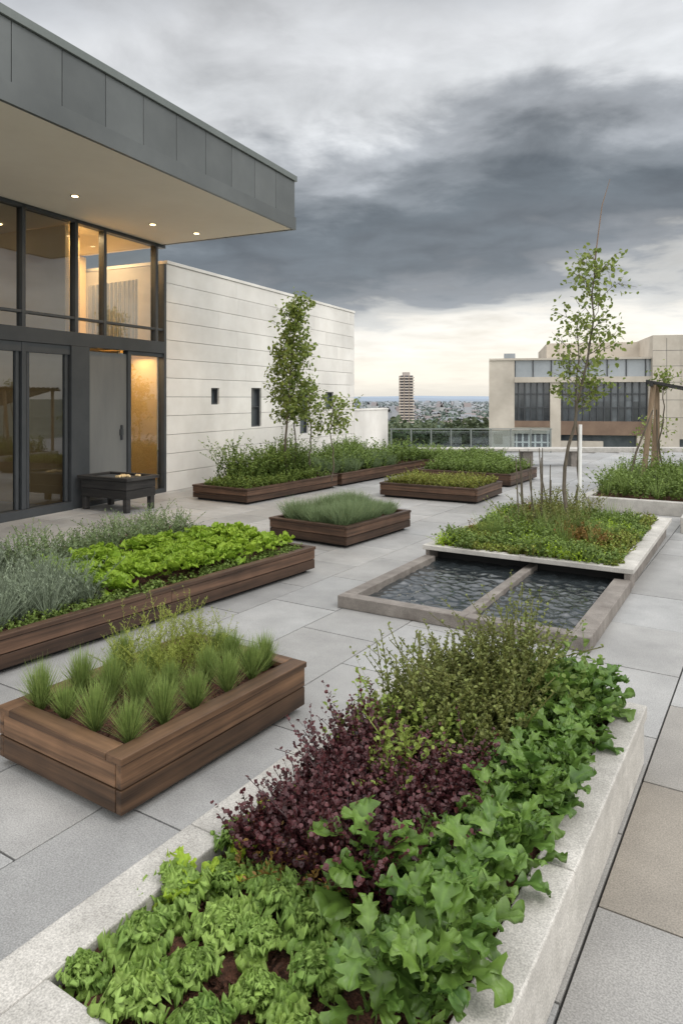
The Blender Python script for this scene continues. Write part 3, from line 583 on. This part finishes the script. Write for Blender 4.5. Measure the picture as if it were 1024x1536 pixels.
for a,b_,z0,z1 in wins:
    f=.03; mb.box(-.13,-.04,a+.001,a+f,z0,z1); mb.box(-.13,-.04,b_-f,b_-.001,z0,z1); mb.box(-.13,-.04,a+f,b_-f,z0,z0+f); mb.box(-.13,-.04,a+f,b_-f,z1-f,z1)
    if z1-z0>.6:
        mb.box(-.12,-.05,a+f,b_-f,(z0+z1)/2,(z0+z1)/2+.02)
    gl.box(-.125,-.1,a+f,b_-f,z0+f,z1-f)
mb.obj('small_window_frames',frameM,bld,BF); gl.obj('small_window_glass',bglassM,bld,BF)
mul=[-3.042,-2.077,-1.476,-.234,-4.4,-5.9,-7.4,-9]
mb=MB()
for t in mul: mb.box(-.14,-.02,t-.03,t+.03,2.712,4.455)
mb.box(-.14,-.0,-.06,-.002,.0,4.12)
mb.box(-.15,.0,-12,-.062,2.50,2.71); mb.box(-.13,-.03,-12,-.0,2.91,2.95); mb.box(-.14,-.02,-12,-.0,4.40,4.456)
mb.box(-.145,-.001,-2.195,-1.833,.0,2.498)
for t in (-.92,-3.04,-4.3,-5.6): mb.box(-.14,-.02,t-.035,t+.035,.12,2.498)
for t in (-2.25,-3.13,-2.95,): mb.box(-.11,-.05,t-.025,t+.025,.125,2.42)
mb.box(-.14,.03,-12,-2.197,.0,.12); mb.box(-.13,-.03,-12,-2.197,2.36,2.498); mb.box(-.13,-.0,-1.83,-.062,.0,.07); mb.box(-.12,-.03,-.884,-.062,2.43,2.498)
mb.obj('window_frames',frameM,bld,BF,bevel=.003)
mb=MB(); mb.box(-.11,-.06,-1.831,-.957,.072,2.44); mb.obj('door',doorM,bld,BF)
mb=MB(); mb.box(-.058,-.02,-1.10,-1.07,1.0,1.25); mb.box(-.06,-.03,-1.12,-1.05,1.08,1.18); mb.obj('door_handle',frameM,bld,BF,bevel=.004)
def vq(mb,x,t0,t1,z0,z1): mb.add([(x,t0,z0),(x,t1,z0),(x,t1,z1),(x,t0,z1)],[(0,1,2,3)],np.array([.5]*3))
mb=MB(); vq(mb,-.08,-12,-.1,2.71,4.4); vq(mb,-.081,-12,-2.2,.12,2.36); vq(mb,-.08,-.885,-.062,.07,2.43)
mb.obj('glazing',glassM,bld,BF)
# interior
mb=MB(); mb.box(-6,-5.9,-12,-.0,0,4.4); mb.box(-5.9,-.16,-12,-.2,-.02,.02); mb.box(-5.9,-.2,-.09,-.02,2.7,4.1); mb.box(-5.9,-.25,-12,-2.3,2.52,2.68); mb.box(-5.9,-.2,-12.1,-12,0,4.4)
mb.obj('room_walls',roomM,bld,BF)
mb=MB(); mb.box(-5.9,-.2,-2.14,-2.06,.02,4.38); mb.box(-.62,-.58,-2.05,-1.48,2.6,4.38); mb.box(-1.9,-1.85,-1.47,-.1,2.72,4.38); mb.box(-.80,-.76,-.95,-.1,.02,2.5); mb.box(-.79,-.15,-.085,-.065,.02,2.5); mb.box(-.59,-.2,-1.0,-.96,.02,2.5);  mb.box(-2.9,-.2,-2.05,-.14,2.52,2.60); mb.obj('warm_partition',warmM,bld,BF)
mb=MB(); 
tt=np.arange(-1.44,-.26,.02); 
for t in tt[:-1]: mb.box(-.42-.015*math.sin(t*60),-.41-.015*math.sin(t*60),t,t+.02,2.6,3.55+.25*(t+1.44),(.5,.5,.5))
mb.obj('curtain',curtM,bld,BF)
mb=MB(); mb.box(-5.9,-.16,-12,-.15,4.40,4.43); mb.obj('ceiling',soffM,bld,BF)
mb=MB(); mb.box(-3.2,-2.2,-4.6,-3.2,.70,.74); 
for x in (-3.15,-2.3):
    for y in (-4.55,-3.3): mb.box(x,x+.06,y,y+.06,.02,.70)
mb.obj('dining_table',charM,bld,BF)
for (x,t,z,p,sx,sy) in ((-1.2,-.8,4.36,50,1.0,1.0),(-.35,-1.76,4.36,13,.2,.4),(-.42,-.5,2.42,11,.4,.7),(-3,-5,4.36,14,2,4),(-2.2,-3.6,2.48,4,2,2)):
    ld=bpy.data.lights.new('room_lamp','AREA'); ld.energy=p; ld.color=(1,.70,.38); ld.shape='RECTANGLE'; ld.size=sx; ld.size_y=sy
    lo=bpy.data.objects.new('room_lamp',ld); COL.objects.link(lo); lo.parent=bld; v=Wp(BF,x,t,z); lo.location=v; lo.rotation_euler=(0,0,-BF[2])
mb=MB(); 
for t in (-2.6,-3.6,-4.6,-5.6):
    for x in (-1.2,-2.6): mb.box(x,x+.08,t,t+.08,4.385,4.399)
mb.obj('room_downlights',lampM,bld,BF)
# roof
X1=2.68; T1=-.05; zs_,zt=4.46,5.33
mb=MB(); mb.box(-8,X1-.03,-14,T1-.03,zs_,zs_+.05); mb.obj('soffit',soffM,bld,BF)
mb=MB(); mb.box(-8,X1-.04,-14,T1-.04,zs_+.052,zt-.02); mb.obj('roof_core',darkM,bld,BF)
mb=MB(); t=T1
while t>-14:
    mb.box(X1-.035,X1,t-.595,t-.005,zs_+.20,zt-.095); t-=.6
x=X1
while x>-8: mb.box(x-.595,x-.005,T1-.035,T1,zs_+.20,zt-.095); x-=.6
mb.obj('fascia_panels',fasciaM,bld,BF,bevel=.003)
mb=MB(); mb.box(X1-.03,X1+.015,-14,T1+.015,zs_-.01,zs_+.195,(.3,.3,.3)); mb.box(-8,X1-.031,T1-.03,T1+.015,zs_-.01,zs_+.195,(.3,.3,.3)); mb.obj('fascia_base',fasciaM,bld,BF,bevel=.003)
mb=MB(); mb.box(X1-.25,X1+.03,-14,T1+.03,zt-.09,zt); mb.box(-8,X1-.251,T1-.25,T1+.03,zt-.09,zt); mb.obj('roof_trim',trimM,bld,BF,bevel=.004)
mb=MB(); tr=MB()
for k,(x,y) in enumerate(((-3.63,9.5),(-2.99,11.05),(-2.42,11.65))):
    th=np.linspace(0,2*pi,17)[:-1]
    for R_,z,M_ in ((.045,zs_-.012,mb),(.065,zs_-.006,tr)):
        V=[(x+R_*cos(a),y+R_*sin(a),z) for a in th]+[(x,y,z)]
        M_.add(V,[(i,i+1,(i+2)%16,16) for i in range(0,16,2)],np.array([.5]*3))
    ld=bpy.data.lights.new('downlight','SPOT'); ld.energy=60; ld.spot_size=radians(130); ld.spot_blend=.8; ld.color=(1,.68,.36); ld.shadow_soft_size=.04
    lo=bpy.data.objects.new('downlight_lamp',ld); COL.objects.link(lo); lo.location=(x,y,zs_-.03); lo.parent=bld
mb.obj('downlight_lens',lampM,bld); tr.obj('downlight_ring',frameM,bld)

# ---------------------------------------------------------------- glass balustrade
gb=empty('glass_balustrade'); mb=MB(); gl=MB()
for k in range(9):
    x=1.55+k*.62; mb.box(x-.02,x+.02,21.7,21.74,0,.72)
    if k<8: gl.box(x+.03,x+.59,21.712,21.724,.06,.70)
mb.box(1.5,6.55,21.69,21.75,.72,.75); mb.obj('posts_and_rail',trimM,gb); gl.obj('panels',railM,gb)

# ---------------------------------------------------------------- office building (right)
ob=empty('office_building'); s=.0574; Y0=60.
X=lambda px:(px-512)*s
Z=lambda py:1.7+(597-py)*s
st=MB(); gd=MB(); gp=MB(); br=MB(); fm=MB()
def bx3(m_,x0,x1,z0,z1,d0=0,d1=1.0,c=None): m_.box(X(x0),X(x1),Y0+d0,Y0+d1,z0,z1,c)
bx3(st,733,770,-25,Z(541),0,18)
bx3(st,770,960,Z(574),Z(566),-.15,18)
bx3(st,733.2,960,Z(541)+.002,Z(538),-.1,18)
bx3(gp,770,960,Z(566),Z(541),.25,1)
for k in range(6): bx3(gd,770+k*8.5,770+(k+1)*8.5,Z(631),Z(574),.5,1)
for k in range(12): bx3(gd,836+k*10,836+(k+1)*10,Z(602),Z(574),.5,1); bx3(gd,836+k*10,836+(k+1)*10,Z(631),Z(602),.5,1)
bx3(st,821,836,-25,Z(574),0,1); bx3(st,956,960,-25,Z(566)-.6,0,1)
bx3(br,770,821,Z(640),Z(631),.02,1); bx3(br,836,956,Z(651),Z(631),.02,1)
bx3(st,770,821,Z(650),Z(640),.1,1); 
bx3(gd,770,821,Z(676),Z(650),.6,1); bx3(gd,836,956,Z(686),Z(651),.6,1)
bx3(st,770,821,-25,Z(676),.05,1); bx3(st,836,895,-25,Z(660),.05,1); bx3(st,895,956,-25,Z(686),.05,1); bx3(st,941,956,Z(686),Z(651),.05,1)
bx3(st,960,995,-25,Z(508),-.5,18); bx3(st,995,1110,Z(655),Z(508),-.5,18); bx3(st,995,1110,-25,Z(683),-.5,18)
bx3(st,1030,1110,Z(683),Z(655),-.5,1); bx3(gd,995,1030,Z(683),Z(655),-.1,.5)
bx3(st,822,960,Z(538)+.003,Z(510),5,18)
for k in range(6): fm.box(X(775+k*9),X(775+k*9)+.1,Y0+.35,Y0+.5,Z(631),Z(574))
for k in range(13): fm.box(X(838+k*9.7),X(838+k*9.7)+.1,Y0+.35,Y0+.5,Z(631),Z(574))
for z in (592,612): fm.box(X(770),X(821),Y0+.36,Y0+.49,Z(z),Z(z)+.1); fm.box(X(836),X(956),Y0+.36,Y0+.49,Z(z),Z(z)+.1)
for k in range(8): fm.box(X(770+k*26),X(770+k*26)+.09,Y0+.15,Y0+.25,Z(566),Z(541))
wf=MB()
for k in range(6): wf.box(X(772+k*9),X(772+k*9)+.14,Y0+.4,Y0+.6,Z(676),Z(650))
wf.box(X(770),X(821),Y0+.41,Y0+.59,Z(664),Z(663)+.05)
bx3(st,752,775,Z(538)+.003,Z(532),6,9); gp.box(X(756),X(774),Y0+6.2,Y0+8.8,Z(532),Z(524))
for k in (1,3,6): fm.box(X(962+k*16),X(962+k*16)+.03,Y0-.506,Y0-.5,Z(650),Z(512))
for z in (530,552,575,600,625): fm.box(X(960),X(1110),Y0-.505,Y0-.5,Z(z),Z(z)+.03)
st.obj('stone_walls',stoneM,ob); gd.obj('windows',bglassM,ob); gp.obj('clerestory',bglass2M,ob); br.obj('brown_spandrels',brownM,ob); fm.obj('mullions',frameM,ob); wf.obj('white_frames',whiteM,ob)
pv=Vector((X(733),Y0,0)); Rm=Matrix.Rotation(radians(-12.5),4,'Z'); ob.matrix_world=Matrix.Translation(pv)@Rm@Matrix.Translation(-pv)

# ---------------------------------------------------------------- city, tower, hills
def plain_attr(name,rough=.9):
    m,nt,N,Lk=newmat(name); o=N.new('ShaderNodeOutputMaterial'); b=N.new('ShaderNodeBsdfPrincipled'); at=N.new('ShaderNodeAttribute'); at.attribute_name='Col'
    Lk.new(at.outputs['Color'],b.inputs['Base Color']); b.inputs['Roughness'].default_value=rough; Lk.new(b.outputs[0],o.inputs[0]); return m
cityM=plain_attr('city_paint_and_haze')
haze=np.array([.36,.40,.44])  # aerial haze put into the base colours of houses, trees and hills
mb=MB(); mb.add([(-15000,-9000,-25),(15000,-9000,-25),(15000,16000,-25),(-15000,16000,-25)],[(0,1,2,3)],np.array([.5]*3))
mb.obj('ground',surf('city_ground',(.08,.105,.085),(.14,.16,.135),scale=.01,rough=1,bump=0,var=0))
mb=MB(); pal=np.array([(.5,.48,.45),(.42,.34,.27),(.6,.58,.55),(.3,.22,.18),(.45,.45,.47),(.55,.5,.42)])
for k in range(3200):
    d=560*(8)**rng.random(); x=rng.uniform(-.75,.75)*d
    if abs(x-56)<25 and abs(d-600)<40: continue
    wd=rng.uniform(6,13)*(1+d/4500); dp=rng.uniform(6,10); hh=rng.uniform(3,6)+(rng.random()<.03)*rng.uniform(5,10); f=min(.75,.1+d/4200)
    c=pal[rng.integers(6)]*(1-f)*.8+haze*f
    a=rng.uniform(0,pi); V=[]
    for z in (-25,-25+hh):
        for sx_,sy_ in ((-1,-1),(1,-1),(1,1),(-1,1)):
            V.append((x+sx_*wd/2*cos(a)-sy_*dp/2*sin(a),d+sx_*wd/2*sin(a)+sy_*dp/2*cos(a),z))
    rx=[(x-wd/2*cos(a),d-wd/2*sin(a),-25+hh*1.45),(x+wd/2*cos(a),d+wd/2*sin(a),-25+hh*1.45)]
    mb.add(V,[(0,1,5,4),(1,2,6,5),(2,3,7,6),(3,0,4,7)],c)
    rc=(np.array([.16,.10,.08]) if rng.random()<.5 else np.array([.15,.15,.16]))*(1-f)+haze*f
    mb.add([V[4],V[5],V[6],V[7],rx[0],rx[1]],[(0,1,5,4),(2,3,4,5)],rc)
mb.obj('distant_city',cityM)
mb=MB(); n=6500; d=240*(16)**rng.random(n); x=rng.uniform(-.75,.75,n)*d; k=16
c0=np.stack([x,d,np.full(n,-22.5)],-1); P=np.repeat(c0,k,0); m_=len(P); P=P+rng.normal(0,1,(m_,3))*np.array([3.0,3.0,1.8])
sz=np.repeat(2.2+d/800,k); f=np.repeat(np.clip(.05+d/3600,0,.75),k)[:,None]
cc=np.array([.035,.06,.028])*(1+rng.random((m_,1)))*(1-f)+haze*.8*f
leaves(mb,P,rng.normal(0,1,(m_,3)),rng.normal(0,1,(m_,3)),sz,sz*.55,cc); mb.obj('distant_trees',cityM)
mb=MB()
for k in range(30):
    d=rng.uniform(70,170); px=rng.uniform(570,800); cx_=(px-512)/1045*d; top=1.7-(rng.uniform(32,46))*d/1045; R_=rng.uniform(3,5); n=900
    v=norm(rng.normal(0,1,(n,3)))*(rng.random((n,1))**.4)*np.array([R_,R_,R_*.9]); v+=.6*np.sin(v*2.3)
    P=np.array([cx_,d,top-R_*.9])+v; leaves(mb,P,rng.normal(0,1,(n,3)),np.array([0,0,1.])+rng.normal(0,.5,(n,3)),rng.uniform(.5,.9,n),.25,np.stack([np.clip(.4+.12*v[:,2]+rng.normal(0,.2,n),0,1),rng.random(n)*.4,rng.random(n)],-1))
    tube(mb,[(cx_,d,-25),(cx_,d,top-R_)],[.4,.2],6,(.1,.9,.5))
mb.obj('background_trees',farM,smooth=False)
tw=empty('tower_block'); a=MB(); g=MB(); cx_=56.; d=600.
a.box(cx_-5.6,cx_+5.6,d,d+12,-25,21,(.36,.30,.25)); a.box(cx_-3,cx_+3,d+2,d+8,21.01,24,(.4,.36,.33))
for r in range(18):
    z=-22+r*2.4
    a.box(cx_-6.6,cx_-2.4,d-1.2,d-.01,z,z+.9,(.55,.48,.42)); a.box(cx_-1.9,cx_+1.9,d-1.2,d-.01,z,z+.9,(.55,.48,.42)); a.box(cx_+2.4,cx_+6.6,d-1.2,d-.01,z,z+.9,(.55,.48,.42))
    g.box(cx_-5.2,cx_-2.6,d-.1,d-.005,z+.95,z+2.3,(.1,.1,.11)); g.box(cx_-1.6,cx_+1.6,d-.1,d-.005,z+.95,z+2.3,(.1,.1,.11)); g.box(cx_+2.6,cx_+5.2,d-.1,d-.005,z+.95,z+2.3,(.1,.1,.11))
a.obj('body',cityM,tw); g.obj('windows',cityM,tw)
mb=MB()
for d,h0,am,cf in ((4300,-25,16,.85),(6500,-10,26,1.0),(9500,0,34,1.15)):
    xs=np.linspace(-d*1.3,d*1.3,240); hz=h0+am*(.55+.3*np.sin(xs/d*7+d)+.2*np.sin(xs/d*19+d*2)+.06*np.sin(xs/d*70))
    V=np.concatenate([np.stack([xs,0*xs+d,0*xs-26],-1),np.stack([xs,0*xs+d+400,hz],-1),np.stack([xs,0*xs+d+1500,0*xs-26],-1)])
    i=np.arange(239); F=np.concatenate([np.stack([i,i+1,i+241,i+240],-1),np.stack([i+240,i+241,i+481,i+480],-1)])
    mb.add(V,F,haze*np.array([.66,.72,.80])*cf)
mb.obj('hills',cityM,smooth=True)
